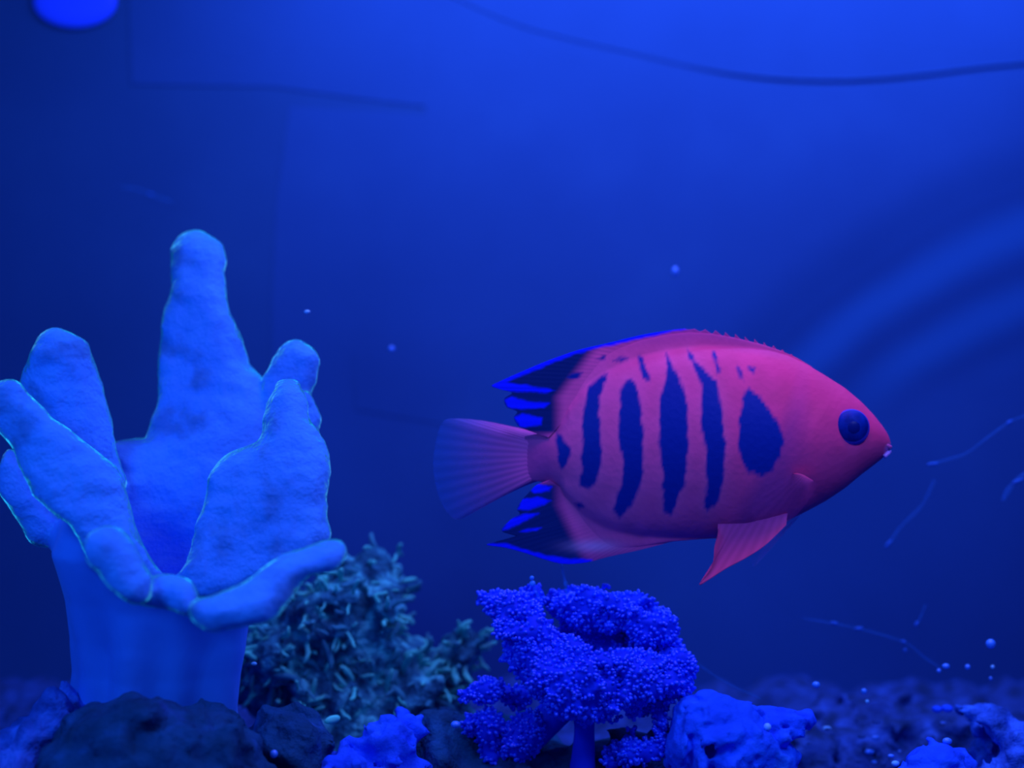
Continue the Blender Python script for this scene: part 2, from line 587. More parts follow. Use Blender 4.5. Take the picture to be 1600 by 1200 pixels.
# ------------------------------------------------------------------ rocks and other lumps
def lump(name, blobs, material, label=None, cat=None, parent=None, noise=((9, 0.03), (30, 0.012)), res=0.008, k=0.03, seed=1, group=None, base=None, carve=None):
    """smooth union of ellipsoids (px, py, depth, rx, ry, rz in px) with a noisy surface"""
    cs = [(P(b[0], b[1], b[2]), np.array(b[3:6]) / 1000) for b in blobs]
    lo = np.min([c - r for c, r in cs], 0) - 0.06
    hi = np.max([c + r for c, r in cs], 0) + 0.06
    lo[2] = max(lo[2], -0.06)
    n = np.ceil((hi - lo) / res).astype(int) + 1
    x = (lo[0] + np.arange(n[0]) * res)[:, None, None]
    y = (lo[1] + np.arange(n[1]) * res)[None, :, None]
    z = (lo[2] + np.arange(n[2]) * res)[None, None, :]
    F = None
    for c, r in cs:
        q = np.sqrt(((x - c[0]) / r[0]) ** 2 + ((y - c[1]) / r[1]) ** 2 + ((z - c[2]) / r[2]) ** 2)
        d = (q - 1) * r.min()
        F = d if F is None else smin(F, d, k)
    for f, a in noise:
        F = F + a * fbm(x, y, z, f, 2, seed)
    if carve:
        F = carve(F, x, y, z)
    V, Fq = surface_nets(F, lo, res)
    if parent is None:
        org = np.array([V[:, 0].mean(), V[:, 1].mean(), V[:, 2].min()])
        o = mesh_obj(name, V, Fq, material, origin=org)
        tag(o, label, cat, group)
    else:
        o = mesh_obj(name, V, Fq, material, parent)
    return o, V, Fq


lump('live_rock', [(195, 1205, -0.22, 110, 110, 100), (270, 1212, -0.22, 110, 110, 100), (335, 1215, -0.20, 70, 110, 90), (160, 1225, -0.20, 70, 100, 105), (265, 1290, -0.15, 180, 180, 110)], M_ROCK_DARK,
     'dark rounded rock in front of the foot of the pale leather coral', 'rock', seed=3, noise=((8, 0.014), (26, 0.014), (60, 0.006)))
lump('live_rock', [(78, 1150, -0.16, 44, 60, 46), (25, 1200, -0.16, 70, 70, 58), (70, 1230, -0.16, 80, 80, 80), (50, 1320, -0.14, 130, 100, 100)], M_ROCK_MID,
     'craggy blue rock beside the leather coral in the corner of the photo', 'rock', seed=5, noise=((9, 0.025), (30, 0.016)))
lump('live_rock', [(440, 1165, -0.08, 62, 70, 62), (420, 1230, -0.06, 90, 90, 80), (440, 1310, -0.03, 140, 120, 100)], M_ROCK_DARK,
     'small dark knobbly rock between the leather coral and the bright blue crusted rock', 'rock', seed=8, noise=((10, 0.022), (34, 0.014)))
lump('encrusted_rock', [(540, 1195, -0.10, 48, 50, 26), (600, 1165, -0.06, 42, 50, 34), (575, 1215, -0.08, 80, 60, 40), (636, 1140, 0.0, 22, 40, 22), (580, 1310, -0.05, 110, 80, 100)], M_ROCK_BRIGHT,
     'bright blue encrusted rock ledge below the green algae bush', 'rock', seed=11, noise=((16, 0.014), (44, 0.012)), res=0.006, k=0.02)
lump('live_rock', [(690, 1165, 0.10, 70, 90, 52), (770, 1190, 0.10, 110, 100, 70), (900, 1200, 0.10, 150, 110, 70), (1010, 1200, 0.08, 90, 100, 60), (850, 1310, 0.08, 330, 140, 110)], M_ROCK_DARK,
     'long dark rock behind the stem of the frilly blue coral', 'rock', seed=14, noise=((8, 0.03), (28, 0.016)))
lump('encrusted_rock', [(1462, 1195, -0.08, 42, 50, 24), (1440, 1215, -0.08, 50, 50, 30), (1490, 1215, -0.08, 34, 50, 24), (1460, 1310, -0.05, 80, 70, 100)], M_ROCK_BRIGHT,
     'small bright blue crusted rock cut by the lower edge, below the bead cluster', 'rock', seed=21, noise=((20, 0.012), (50, 0.01)), res=0.005, k=0.015)
lump('encrusted_rock', [(1528, 1116, 0.16, 24, 30, 11), (1538, 1140, 0.14, 22, 30, 16), (1560, 1150, 0.14, 18, 28, 12), (1545, 1200, 0.16, 40, 40, 60), (1540, 1290, 0.16, 90, 60, 90)], M_ROCK_MID,
     'pale crusted rock knob near the right-hand edge under the round blue bead', 'rock', seed=24, noise=((20, 0.012), (50, 0.012)), res=0.005, k=0.015)
lump('live_rock', [(1598, 1150, 0.05, 44, 50, 36), (1610, 1210, 0.03, 62, 60, 60), (1610, 1290, 0.03, 100, 80, 100)], M_ROCK_MID,
     'craggy rock cut off by the right-hand edge of the photo', 'rock', seed=27, noise=((16, 0.018), (44, 0.014)), res=0.006)
lump('live_rock', [(1330, 1150, 0.42, 120, 120, 42), (1440, 1150, 0.40, 110, 110, 52), (1250, 1170, 0.40, 90, 100, 40), (1360, 1230, 0.38, 240, 160, 70)], M_RUBBLE,
     'low purple rubble mound behind the blue plate coral', 'rock', seed=30, noise=((10, 0.02), (34, 0.018)))

# ridged plate coral
def ridges(F, x, y, z):
    c = P(1195, 1225, -0.05)
    d = np.hypot(x - c[0], (z - c[2]) * 0.95) + 0.008 * np.sin(x * 60 + z * 35)
    w = np.clip((P(1165, 0)[0] - x) * 22, 0, 1) * np.clip((P(0, 1104)[2] - z) * 40, 0, 1)
    F = F + 0.012 * np.maximum(np.sin(d * 2 * math.pi / 0.042 + 0.5), -0.3) * w
    p = P(1106, 1166, -0.10)
    pit = np.sqrt((x - p[0]) ** 2 + ((y - p[1]) * 0.5) ** 2 + ((z - p[2]) * 0.7) ** 2)
    return np.maximum(F, 0.013 - pit)


plate = thing('plate_coral', 'blue ridged plate coral standing beside the frilly blue coral', 'coral', P(1130, 1200, -0.05))
lump('ridged_plate', [(1102, 1160, -0.05, 56, 60, 66), (1150, 1170, -0.05, 70, 62, 62), (1100, 1230, -0.04, 40, 60, 90), (1190, 1190, -0.04, 50, 50, 52)], M_PLATE, parent=plate,
     noise=((14, 0.012), (46, 0.007), (110, 0.004)), res=0.0042, k=0.03, seed=33, carve=ridges)
lump('crest', [(1196, 1120, -0.03, 32, 30, 14), (1222, 1130, -0.04, 26, 28, 20), (1248, 1120, -0.04, 12, 18, 8), (1218, 1156, -0.06, 26, 24, 12)], M_ROCK_BRIGHT, parent=plate,
     noise=((30, 0.010), (70, 0.006)), res=0.004, k=0.012, seed=36)
V, Fc = ball(P(1199, 1136, -0.085), 0.006, 10, 7)
mesh_obj('glint', V, Fc, M_SPECK, plate)

# ------------------------------------------------------------------ green algae bushes on rock
FRONDS = []
for v in range(8):
    r = np.random.default_rng(40 + v)
    L = 0.036 + 0.016 * v / 8
    path = [np.array([0, 0, 0.])]
    d = np.array([0, 0, 1.])
    for i in range(5):
        d = d + r.normal(0, 0.33, 3)
        d /= np.linalg.norm(d)
        path.append(path[-1] + d * L / 5)
    Vf, Ff = tube(path, np.array([0.0035, 0.0042, 0.0048, 0.0052, 0.0046, 0.0024]) * (0.6 + 0.08 * v), 6)
    me = bpy.data.meshes.new('frond')
    me.from_pydata((Vf * K).tolist(), [], Ff)
    me.polygons.foreach_set('use_smooth', [True] * len(me.polygons))
    me.materials.append(M_FROND if v % 3 != 1 else M_FROND_DIM)
    FRONDS.append(me)


def bush(label, blobs, count, seed, noise=((12, 0.035), (34, 0.022))):
    c0 = P(blobs[-1][0], 1200, blobs[-1][2])
    root = thing('algae_bush', label, 'algae', c0)
    o, V, Fq = lump('holdfast_rock', blobs, M_BUSH_ROCK, parent=root, noise=noise, res=0.009, k=0.03, seed=seed)
    N = vertex_normals(V, Fq)
    r = np.random.default_rng(seed)
    ok = np.nonzero((N[:, 1] < 0.25) & (V[:, 2] > ZC - 0.56))[0]
    for i in r.choice(ok, count, replace=False):
        f = bpy.data.objects.new('frond', FRONDS[r.integers(0, 8)])
        COL.objects.link(f)
        f.parent = root
        f.location = Vector((V[i] - c0 - N[i] * 0.004) * K)
        d = N[i] + r.normal(0, 0.45, 3) + np.array([0, 0, 0.5])
        q = Vector(d).to_track_quat('Z', 'Y')
        f.rotation_euler = q.to_euler()
        s = r.uniform(0.55, 1.25)
        f.scale = (s, s, s * r.uniform(0.7, 1.2))


bush('large bushy clump of dull green algae behind the leather coral',
     [(585, 905, 0.34, 28, 40, 22), (520, 925, 0.34, 40, 50, 30), (575, 955, 0.33, 45, 60, 45), (500, 1000, 0.32, 85, 80, 75), (580, 1030, 0.33, 60, 70, 70), (450, 1040, 0.32, 70, 70, 75), (640, 1070, 0.34, 60, 60, 60), (540, 1110, 0.32, 160, 110, 100), (560, 1220, 0.32, 190, 140, 130)], 240, 51)
bush('small clump of green algae beside the frilly blue coral',
     [(720, 1015, 0.36, 26, 30, 22), (708, 1050, 0.36, 32, 40, 36), (695, 1100, 0.36, 50, 50, 50), (700, 1200, 0.34, 80, 80, 90)], 60, 57)
# two bright sprigs low on the clump
for (a, b, c, lab) in (((500, 1132), (512, 1160), -0.0, 'bright teal algae sprig standing between the dark knobbly rock and bright ledge'), ((508, 1127), (530, 1122), 0.02, 'tiny bright teal algae flake above the bright ledge')):
    p = [P(a[0] + (b[0] - a[0]) * t, a[1] + (b[1] - a[1]) * t, c + 0.02 * t) for t in np.linspace(0, 1, 6)]
    V, Fc = tube(p, np.array([0.4, 0.8, 1, 1, .9, .5]) * 0.0075, 8, 0.7)
    tag(mesh_obj('algae_sprig', V, Fc, M_FROND, origin=p[-1]), lab, 'algae')

# ------------------------------------------------------------------ frilly blue coral
frill = thing('frilly_coral', 'vivid blue frilly soft coral covered in tiny polyps under the fish', 'coral', P(905, 1200, 0.0))
BR = [
    [(790, 958, 0.02, 36, 40, 26), (822, 950, 0.02, 22, 34, 20), (815, 990, 0.01, 42, 40, 30), (830, 1025, 0.0, 46, 44, 40), (850, 1050, -0.01, 40, 40, 30)],
    [(910, 952, 0.05, 38, 40, 26), (873, 944, 0.05, 16, 24, 11), (965, 958, 0.04, 45, 40, 26), (1020, 985, 0.03, 36, 40, 34), (1048, 1020, 0.02, 26, 36, 40), (1060, 1048, 0.0, 26, 34, 36)],
    [(895, 1030, -0.05, 40, 36, 30), (915, 1070, -0.06, 60, 44, 36), (880, 1060, -0.04, 50, 40, 34), (925, 1105, -0.05, 42, 36, 18)],
    [(940, 1005, 0.09, 70, 30, 50), (985, 1020, 0.08, 50, 30, 40)],
    [(990, 1045, -0.04, 50, 40, 26), (1025, 1065, -0.03, 44, 40, 26), (975, 1080, -0.04, 50, 36, 22)],
    [(770, 1070, 0.03, 34, 34, 16), (800, 1085, 0.04, 30, 34, 22), (750, 1130, 0.03, 20, 24, 16)],
    [(765, 1155, 0.02, 18, 24, 36), (775, 1190, 0.02, 26, 26, 20), (822, 1145, 0.0, 18, 20, 26), (806, 1170, 0.0, 16, 18, 16)],
    [(1025, 1120, 0.0, 16, 20, 14), (1032, 1150, 0.0, 9, 14, 30), (980, 1175, -0.02, 26, 24, 18), (965, 1195, -0.02, 18, 20, 16), (990, 1150, -0.01, 9, 12, 14)],
]
# polyp shape: a small rounded knob
pv = [(0, 0, 1.0)]
for zz, rr_ in ((0.75, 0.62), (0.25, 0.78), (-0.5, 0.5)):
    for kk in range(6):
        pv.append((rr_ * math.cos(kk * math.pi / 3 + zz), rr_ * math.sin(kk * math.pi / 3 + zz), zz))
pv = np.array(pv)
pf = [(0, 1 + k, 1 + (k + 1) % 6) for k in range(6)]
for rI in range(2):
    for k in range(6):
        a, b = 1 + rI * 6, 7 + rI * 6
        pf.append((a + k, b + k, b + (k + 1) % 6, a + (k + 1) % 6))
pq = np.random.default_rng(77)
for bi, br in enumerate(BR):
    o, V, Fq = lump('branch', br, M_FRILL, parent=frill, noise=((26, 0.015), (60, 0.007)), res=0.005, k=0.012, seed=60 + bi)
    N = vertex_normals(V, Fq)
    area_est = len(V)
    cnt = int(area_est * 0.27)
    sel = pq.choice(len(V), cnt, replace=False)
    sel = sel[N[sel, 1] < 0.45]
    PV, PF = [], []
    for i in sel:
        nrm = N[i] + pq.normal(0, 0.25, 3)
        nrm /= np.linalg.norm(nrm)
        a = np.cross(nrm, [0.3, 0.5, 0.81])
        a /= np.linalg.norm(a)
        b = np.cross(nrm, a)
        s = pq.uniform(0.0027, 0.0046)
        L = s * pq.uniform(1.1, 2.0)
        pts = V[i] + pv[:, :1] * a * s * 1.25 + pv[:, 1:2] * b * s + pv[:, 2:] * nrm * L
        off = len(PV) * len(pv)
        PV.append(pts)
        PF += [tuple(off + q for q in f) for f in pf]
    po = mesh_obj('polyps', np.vstack(PV), PF, M_POLYP, o)
    po['kind'] = 'stuff'
p = [P(910 + 3 * math.sin(t * 4), 1080 + 150 * t, 0.0) for t in np.linspace(0, 1, 12)]
V, Fc = tube(p, [0.030, 0.026, 0.020, 0.017, 0.016, 0.016, 0.017, 0.018, 0.019, 0.021, 0.024, 0.03], 16)
mesh_obj('stem', V, Fc, M_FRILL, frill)
p = [P(800 + 90 * t, 1180 - 90 * t, 0.03) for t in np.linspace(0, 1, 8)]
V, Fc = tube(p, [0.026] * 8, 12)
mesh_obj('stem', V, Fc, M_FRILL, frill)

# ------------------------------------------------------------------ the fish
TOP = np.array([(1391, 692), (1388, 680), (1380, 667), (1365, 648), (1345, 627), (1320, 606), (1290, 587), (1260, 569), (1230, 555), (1200, 547), (1160, 542), (1100, 540), (1050, 545), (1000, 556), (950, 577), (912, 604), (888, 634), (870, 662), (850, 676), (820, 682)], float)
BOT = np.array([(1391, 693), (1389, 703), (1380, 715), (1365, 727), (1345, 742), (1320, 763), (1290, 783), (1260, 799), (1230, 814), (1200, 828), (1160, 838), (1100, 840), (1050, 840), (1000, 838), (950, 828), (915, 808), (890, 784), (870, 764), (850, 754), (820, 750)], float)
THK = np.array([(1391, 3), (1388, 11), (1380, 19), (1365, 30), (1340, 42), (1280, 58), (1200, 68), (1100, 66), (1000, 54), (930, 40), (880, 24), (850, 12), (820, 1.5)], float)
RED = np.array([0.78, 0.055, 0.22])
REAR = np.array([0.70, 0.10, 0.33])
STRIPE = np.array([0.0, 0.022, 0.27])
ELEC = np.array([0.0, 0.012, 1.0])
DARK = np.array([0.0, 0.02, 0.14])
STRIPES = [
    [(948, 584), (934, 590), (920, 605), (911, 640), (908, 690), (907, 735), (906, 757), (917, 762), (930, 750), (938, 725), (936, 690), (934, 650), (936, 620), (946, 596)],
    [(976, 592), (968, 610), (964, 650), (964, 690), (971, 720), (968, 750), (956, 795), (966, 806), (984, 790), (998, 755), (1001, 720), (1000, 680), (998, 640), (993, 610), (984, 592)],
    [(1040, 552), (1046, 570), (1057, 590), (1066, 620), (1068, 670), (1067, 720), (1064, 750), (1052, 785), (1045, 801), (1034, 797), (1030, 770), (1032, 740), (1026, 700), (1024, 650), (1028, 615), (1038, 590)],
    [(1073, 546), (1086, 568), (1100, 581), (1112, 596), (1120, 640), (1124, 690), (1122, 740), (1117, 775), (1100, 798), (1094, 790), (1097, 750), (1096, 710), (1090, 670), (1087, 640), (1092, 602), (1084, 584), (1074, 560)],
    [(1162, 604), (1180, 620), (1195, 645), (1208, 665), (1213, 690), (1207, 710), (1198, 730), (1180, 740), (1160, 735), (1148, 715), (1144, 690), (1146, 650), (1153, 620)],
    [(996, 556), (1003, 560), (1010, 580), (1012, 594), (1004, 592), (998, 575)],
    [(1113, 548), (1118, 560), (1119, 582), (1114, 586), (1112, 565)],
    [(1146, 570), (1152, 578), (1156, 594), (1149, 590)],
    [(1163, 572), (1174, 576), (1172, 584), (1166, 580)],
    [(868, 674), (880, 684), (889, 702), (886, 722), (876, 736), (871, 712)],
    [(888, 589), (898, 583), (911, 581), (903, 590), (895, 592)],
    [(958, 564), (970, 559), (982, 560), (970, 566)],
    [(930, 560), (945, 556), (944, 562)],
    [(898, 786), (908, 784), (913, 791), (904, 794)],
]
ELECTRIC = [
    [(766, 603), (786, 592), (815, 576), (850, 559), (900, 541), (950, 530), (1000, 520), (1050, 512), (1090, 506), (1090, 513), (1050, 518), (1000, 529), (950, 541), (900, 553), (855, 571), (820, 586), (792, 597), (830, 603), (868, 610), (850, 614), (810, 612), (780, 610)],
    [(787, 624), (800, 620), (830, 628), (858, 630), (850, 637), (815, 640), (793, 637)],
    [(803, 652), (815, 646), (848, 652), (846, 664), (812, 667)],
    [(826, 764), (840, 756), (862, 760), (858, 768), (835, 770)],
    [(808, 796), (815, 780), (840, 776), (862, 782), (850, 789), (825, 797)],
    [(782, 830), (795, 812), (820, 803), (842, 802), (815, 816), (796, 826)],
    [(812, 831), (825, 826), (846, 824), (838, 829)],
    [(756, 850), (790, 849), (820, 858), (850, 867), (880, 872), (925, 874), (925, 884), (880, 886), (845, 878), (815, 870), (785, 859)],
]


def fish_color(px, py, fin=False):
    jx = 2.2 * vnoise(px, py, 0 * px, 0.09, 3) + 1.2 * vnoise(px, py, 0 * px, 0.3, 8)
    w = np.clip((px - 900) / 320, 0, 1)[:, None]
    c = REAR * (1 - w) + RED * w
    c = c * (1 + 0.08 * vnoise(px, py, 0 * px, 0.05, 21))[:, None]
    # paler ground between the bars
    for s in STRIPES[:4]:
        d = sd_poly(np.array(s, float), px, py)
        m = (np.exp(-np.maximum(d, 0) / 9) * 0.35)[:, None]
        c = c * (1 - m) + np.array([0.80, 0.15, 0.42]) * m
    if fin:
        # dark rear of the fins
        e = np.clip((sd_poly(np.array([(860, 560), (1090, 545), (1240, 570), (1115, 836), (1000, 846), (900, 846)], float), px, py) - 2) / 26, 0, 1)[:, None] * 0.75 * np.clip((1262 - px) / 50, 0, 1)[:, None]
        c = c * (1 - e) + np.array([0.36, 0.05, 0.26]) * e
        xb = 872 + np.clip(620 - py, 0, 75) * 0.75 + np.clip(py - 790, 0, 95) * 0.5
        m = np.clip((xb - px) / 26 + 0.5, 0, 1)
        m = (m * m * (3 - 2 * m) * np.clip((np.abs(py - 716) - 37) / 6, 0, 1))[:, None]
        c = c * (1 - m) + DARK * m
        # pale patch on the anal fin
        m = np.exp(-(((px - 925) / 40) ** 2 + ((py - 853) / 10) ** 2) * 1.2)[:, None] * 0.6
        c = c * (1 - m) + np.array([0.5, 0.35, 0.7]) * m
    for s in STRIPES:
        d = sd_poly(np.array(s, float), px, py) + jx
        m = np.clip(0.5 - d / 5.0, 0, 1)[:, None]
        c = c * (1 - m) + STRIPE * m
    if fin:
        for s in ELECTRIC:
            d = sd_poly(np.array(s, float), px, py) + 0.5 * jx
            m = np.clip(0.5 - d / 4.0, 0, 1)[:, None]
            c = c * (1 - m) + ELEC * m
    if True:
        # lips paler
        m = np.clip(1 - np.hypot(px - 1388, py - 702) / 13, 0, 1)[:, None] * 0.9
        c = c * (1 - m) + np.array([0.55, 0.3, 0.8]) * m
    return c


def tinted(name, rough=0.55, spec=0.15, alpha=None, bump=None):
    t = NT(name)
    t.set(Roughness=rough, Specular_IOR_Level=spec)
    a = t.n('ShaderNodeVertexColor', layer_name='tint')
    t.l(a.outputs['Color'], t.b.inputs['Base Color'])
    if alpha:
        t.l(a.outputs['Alpha'], t.b.inputs['Alpha'])
    if bump:
        t.bump(t.voronoi(bump[0]), bump[1], bump[2])
        t.bump(t.noise(bump[0] * 1.7, 3), bump[1], bump[2])
    return t.m


M_FISH = tinted('fish_skin', 0.55, 0.12, bump=(95, 0.09, 0.004))
M_FIN = tinted('fish_fin', 0.6, 0.1)
M_CLEAR = tinted('clear_fin', 0.6, 0.1, alpha=True)

fish = thing('flame_angelfish', 'red angelfish with dark blue bars and blue-edged fins swimming in open water', 'fish', P(1100, 845, 0))
ns, nr = 330, 160
xs = np.concatenate([1391 - 41 * (np.linspace(0, 1, 40) ** 1.8), np.linspace(1350, 820, ns - 40 + 1)[1:]])
zt = np.interp(-xs, -TOP[:, 0], TOP[:, 1])
zb = np.interp(-xs, -BOT[:, 0], BOT[:, 1])
tk = np.interp(-xs, -THK[:, 0], THK[:, 1])


def gsm(a, n=9):
    k = np.hanning(n + 2)[1:-1]
    k /= k.sum()
    b = np.concatenate([np.full(n // 2, a[0]), a, np.full(n // 2, a[-1])])
    return np.convolve(b, k, 'valid')


zt, zb, tk = gsm(zt), gsm(zb), gsm(tk, 21)
KTOP = np.array([(1391, 692), (1270, 574), (1245, 559), (1220, 548), (1190, 538), (1150, 528), (1110, 521), (1075, 519), (1040, 523), (1000, 532), (960, 546), (930, 562), (908, 590), (890, 625), (872, 660), (850, 676), (820, 682)], float)
KBOT = np.array([(1391, 693), (1200, 828), (1160, 839), (1100, 842), (1050, 846), (1000, 854), (960, 858), (930, 852), (908, 828), (890, 795), (872, 766), (850, 754), (820, 750)], float)
kt = np.minimum(zt, np.where(xs < 1268, gsm(np.interp(-xs, -KTOP[:, 0], KTOP[:, 1])), 1e9))
kb = np.maximum(zb, np.where(xs < 1202, gsm(np.interp(-xs, -KBOT[:, 0], KBOT[:, 1])), -1e9))
th = np.linspace(0, 2 * math.pi, nr, endpoint=False)
PX = np.repeat(xs[:, None], nr, 1)
MID = (zt + zb) / 2
HH = (zb - zt) / 2
cth = np.cos(th)[None, :]
PY = np.where(cth > 0, MID[:, None] - (MID - kt)[:, None] * cth, MID[:, None] - (kb - MID)[:, None] * cth)
q = np.abs(PY - MID[:, None]) / HH[:, None]
ell = tk[:, None] * np.clip(1 - q * q, 0, 1) ** 0.72
keel = np.minimum(tk[:, None], 3.0 + 14.0 * np.clip(1.25 - q, 0, 0.6) / 0.6) * np.abs(np.sin(th))[None, :] ** 0.4
ext = np.where(cth > 0, (zt - kt)[:, None], (kb - zb)[:, None])
keel = keel * np.clip(ext / 6, 0, 1) * np.clip((q - 0.45) / 0.4, 0, 1)
YY = (ell ** 2 + keel ** 2) ** 0.5
YY = -np.sign(np.sin(th))[None, :] * YY
# gill cover: the cheek stands proud with a step at its rear edge
gc = np.hypot((PX - 1318) / 74, (PY - 700) / 92)
YY = YY * (1 + 0.022 * np.clip((1.0 - gc) * 7, 0, 1) * (gc < 1.3))
# eye socket
es = np.hypot(PX - 1331, PY - 668)
YY = YY * (1 - 0.06 * np.exp(-(es / 30) ** 4))
YW = 0.02 * np.clip((960 - PX) / 160, 0, 1) ** 2 + YY / 1000
V = np.stack([(PX - 800) / 1000, YW, ZC + (600 - PY) / 1000], -1).reshape(-1, 3)
C = fish_color(PX.ravel(), PY.ravel(), True)
Fc = []
for i in range(ns - 1):
    for k in range(nr):
        k2 = (k + 1) % nr
        Fc.append((i * nr + k, (i + 1) * nr + k, (i + 1) * nr + k2, i * nr + k2))
Fc.append(tuple(range(nr)))
Fc.append(tuple((ns - 1) * nr + k for k in range(nr - 1, -1, -1)))
mesh_obj('body', V, Fc, M_FISH, fish, colors=C)


def fin(name, base, outer, nu, nv, th0, th1, material, colfn, y0=0.0, y1=0.0, rays=0, amp=0.0, jag=None, label=None):
    """a thin two-skinned fin ruled from its base curve to its outer edge (px)"""
    B = smooth_open(base, nu)
    O = smooth_open(outer, nu)
    u = np.linspace(0, 1, nu)
    if jag is not None:
        O = O + jag(u)[:, None] * (B - O)
    v = np.linspace(0, 1, nv)
    G = B[:, None, :] * (1 - v)[None, :, None] + O[:, None, :] * v[None, :, None]
    gpx, gpy = G[..., 0], G[..., 1]
    yc = (y0 + (y1 - y0) * v ** 1.3)[None, :] + amp * np.sin(u * math.pi * 2 * rays)[:, None] * (v ** 0.5)[None, :]
    hh_ = (th0 + (th1 - th0) * v)[None, :] / 1000 * (1 + 0.0 * u[:, None])
    col = colfn(gpx.ravel(), gpy.ravel(), np.repeat(u, nv), np.tile(v, nu))
    Vs, Fs = [], []
    for s in (-1, 1):
        yy = yc + s * hh_
        Vs.append(np.stack([(gpx - 800) / 1000, yy, ZC + (600 - gpy) / 1000], -1).reshape(-1, 3))
    m = nu * nv
    for i in range(nu - 1):
        for j in range(nv - 1):
            a, b, c, d = i * nv + j, (i + 1) * nv + j, (i + 1) * nv + j + 1, i * nv + j + 1
            Fs.append((a, b, c, d))
            Fs.append((m + a, m + d, m + c, m + b))
    rim = [i * nv for i in range(nu)] + [(nu - 1) * nv + j for j in range(1, nv)] + [i * nv + nv - 1 for i in range(nu - 2, -1, -1)] + [j for j in range(nv - 2, 0, -1)]
    for i in range(len(rim)):
        a, b = rim[i], rim[(i + 1) % len(rim)]
        Fs.append((a, m + a, m + b, b))
    o = mesh_obj(name, np.vstack(Vs), Fs, material, fish, colors=np.vstack([col, col]))
    if label:
        o['label'] = label
    return o


def fc(px, py, u, v):
    return fish_color(px, py, True)


def saw(u):
    k = np.clip(1 - u / 0.30, 0, 1)
    return 0.42 * np.abs(((u * 42) % 1.0)) * (k > 0) * np.minimum(1, k * 2)


fin('dorsal_fin', [(1262, 580), (1200, 565), (1120, 556), (1050, 560), (1000, 572), (950, 592), (915, 618), (890, 646), (868, 672), (856, 684)],
    [(1250, 562), (1226, 547), (1190, 533), (1150, 522), (1110, 515), (1075, 513), (1040, 517), (1000, 524), (950, 536), (900, 548), (850, 566), (810, 583), (785, 594), (768, 603), (784, 609), (800, 614), (788, 623), (792, 636), (808, 643), (803, 653), (812, 667), (835, 676), (852, 683)],
    360, 70, 4, 1.2, M_FIN, fc, rays=40, amp=0.0001, jag=saw, label='blue-edged dorsal fin')
fin('anal_fin', [(1118, 822), (1050, 824), (1000, 822), (955, 812), (918, 794), (892, 772), (870, 758), (858, 750)],
    [(1112, 836), (1060, 844), (1000, 859), (950, 870), (915, 879), (880, 881), (850, 874), (820, 864), (790, 856), (760, 851), (790, 845), (806, 838), (784, 829), (798, 812), (812, 803), (808, 795), (816, 781), (828, 768), (838, 758), (852, 752)],
    300, 60, 4, 1.2, M_FIN, fc, rays=34, amp=0.0001, label='blue-edged anal fin')


def tailc(px, py, u, v):
    k = np.clip((px - 680) / 150, 0, 1)[:, None]
    c = np.array([0.02, 0.14, 0.60]) * (1 - k) + np.array([0.70, 0.11, 0.38]) * k ** 1.5
    edge = np.clip(1 - u / 0.06, 0, 1)[:, None] * np.clip((px - 730) / 80, 0, 1)[:, None]
    c = c * (1 - edge) + np.array([0.85, 0.12, 0.32]) * edge
    ray = 0.5 + 0.5 * np.sin(u * 2 * math.pi * 26)
    c = c * (0.93 + 0.14 * ray[:, None])
    a = np.clip(0.2 + 0.95 * k[:, 0] ** 1.4 + 0.06 * (ray - 0.5), 0, 1)
    return np.concatenate([c, a[:, None]], 1)


fin('tail_fin', [(872, 682), (868, 700), (868, 720), (872, 748)], [(846, 678), (800, 668), (756, 659), (712, 655), (690, 660), (679, 690), (674, 730), (680, 768), (693, 800), (714, 816), (745, 800), (790, 775), (828, 757), (850, 750)],
    240, 60, 8, 0.8, M_CLEAR, tailc, y0=0.012, y1=0.05, rays=26, amp=0.0003, label='see-through fan-shaped tail fin')


def pelc(px, py, u, v):
    c = np.array([0.50, 0.06, 0.28]) * (1 - v[:, None]) + np.array([0.92, 0.08, 0.26]) * v[:, None]
    ray = 0.93 + 0.07 * np.sin(u * 2 * math.pi * 9)
    return c * ray[:, None]


fin('pelvic_fin', [(1226, 800), (1180, 810), (1118, 815)], [(1222, 817), (1190, 848), (1160, 868), (1130, 884), (1102, 902), (1088, 909), (1108, 880), (1112, 850), (1118, 832)], 90, 30, 7, 1, M_FIN, pelc, y0=-0.02, y1=-0.035, rays=9, amp=0.0002)


def clearc(px, py, u, v):
    c = np.tile(np.array([0.35, 0.28, 0.7]), (len(px), 1))
    a = 0.34 - 0.24 * v
    return np.concatenate([c, a[:, None]], 1)


fin('pelvic_fin', [(1266, 792), (1248, 806)], [(1268, 800), (1235, 828), (1200, 862), (1186, 892), (1182, 870), (1200, 838), (1228, 812), (1244, 800)], 60, 24, 5, 0.8, M_CLEAR, clearc, y0=0.01, y1=0.05, label='faint see-through pelvic fin')


def pecc(px, py, u, v):
    k = np.exp(-v * 11)[:, None]
    c = np.array([0.5, 0.08, 0.4]) * (1 - k) + np.array([0.95, 0.10, 0.30]) * k
    a = 0.025 + 0.6 * k[:, 0]
    return np.concatenate([c, a[:, None]], 1)


fin('pectoral_fin', [(1228, 736), (1240, 737), (1256, 746)], [(1222, 735), (1180, 752), (1160, 780), (1164, 806), (1190, 815), (1222, 800), (1246, 772), (1258, 750)], 90, 34, 8, 0.7, M_CLEAR, pecc, y0=-0.064, y1=-0.098, rays=14, amp=0.001, label='small see-through pectoral fin')

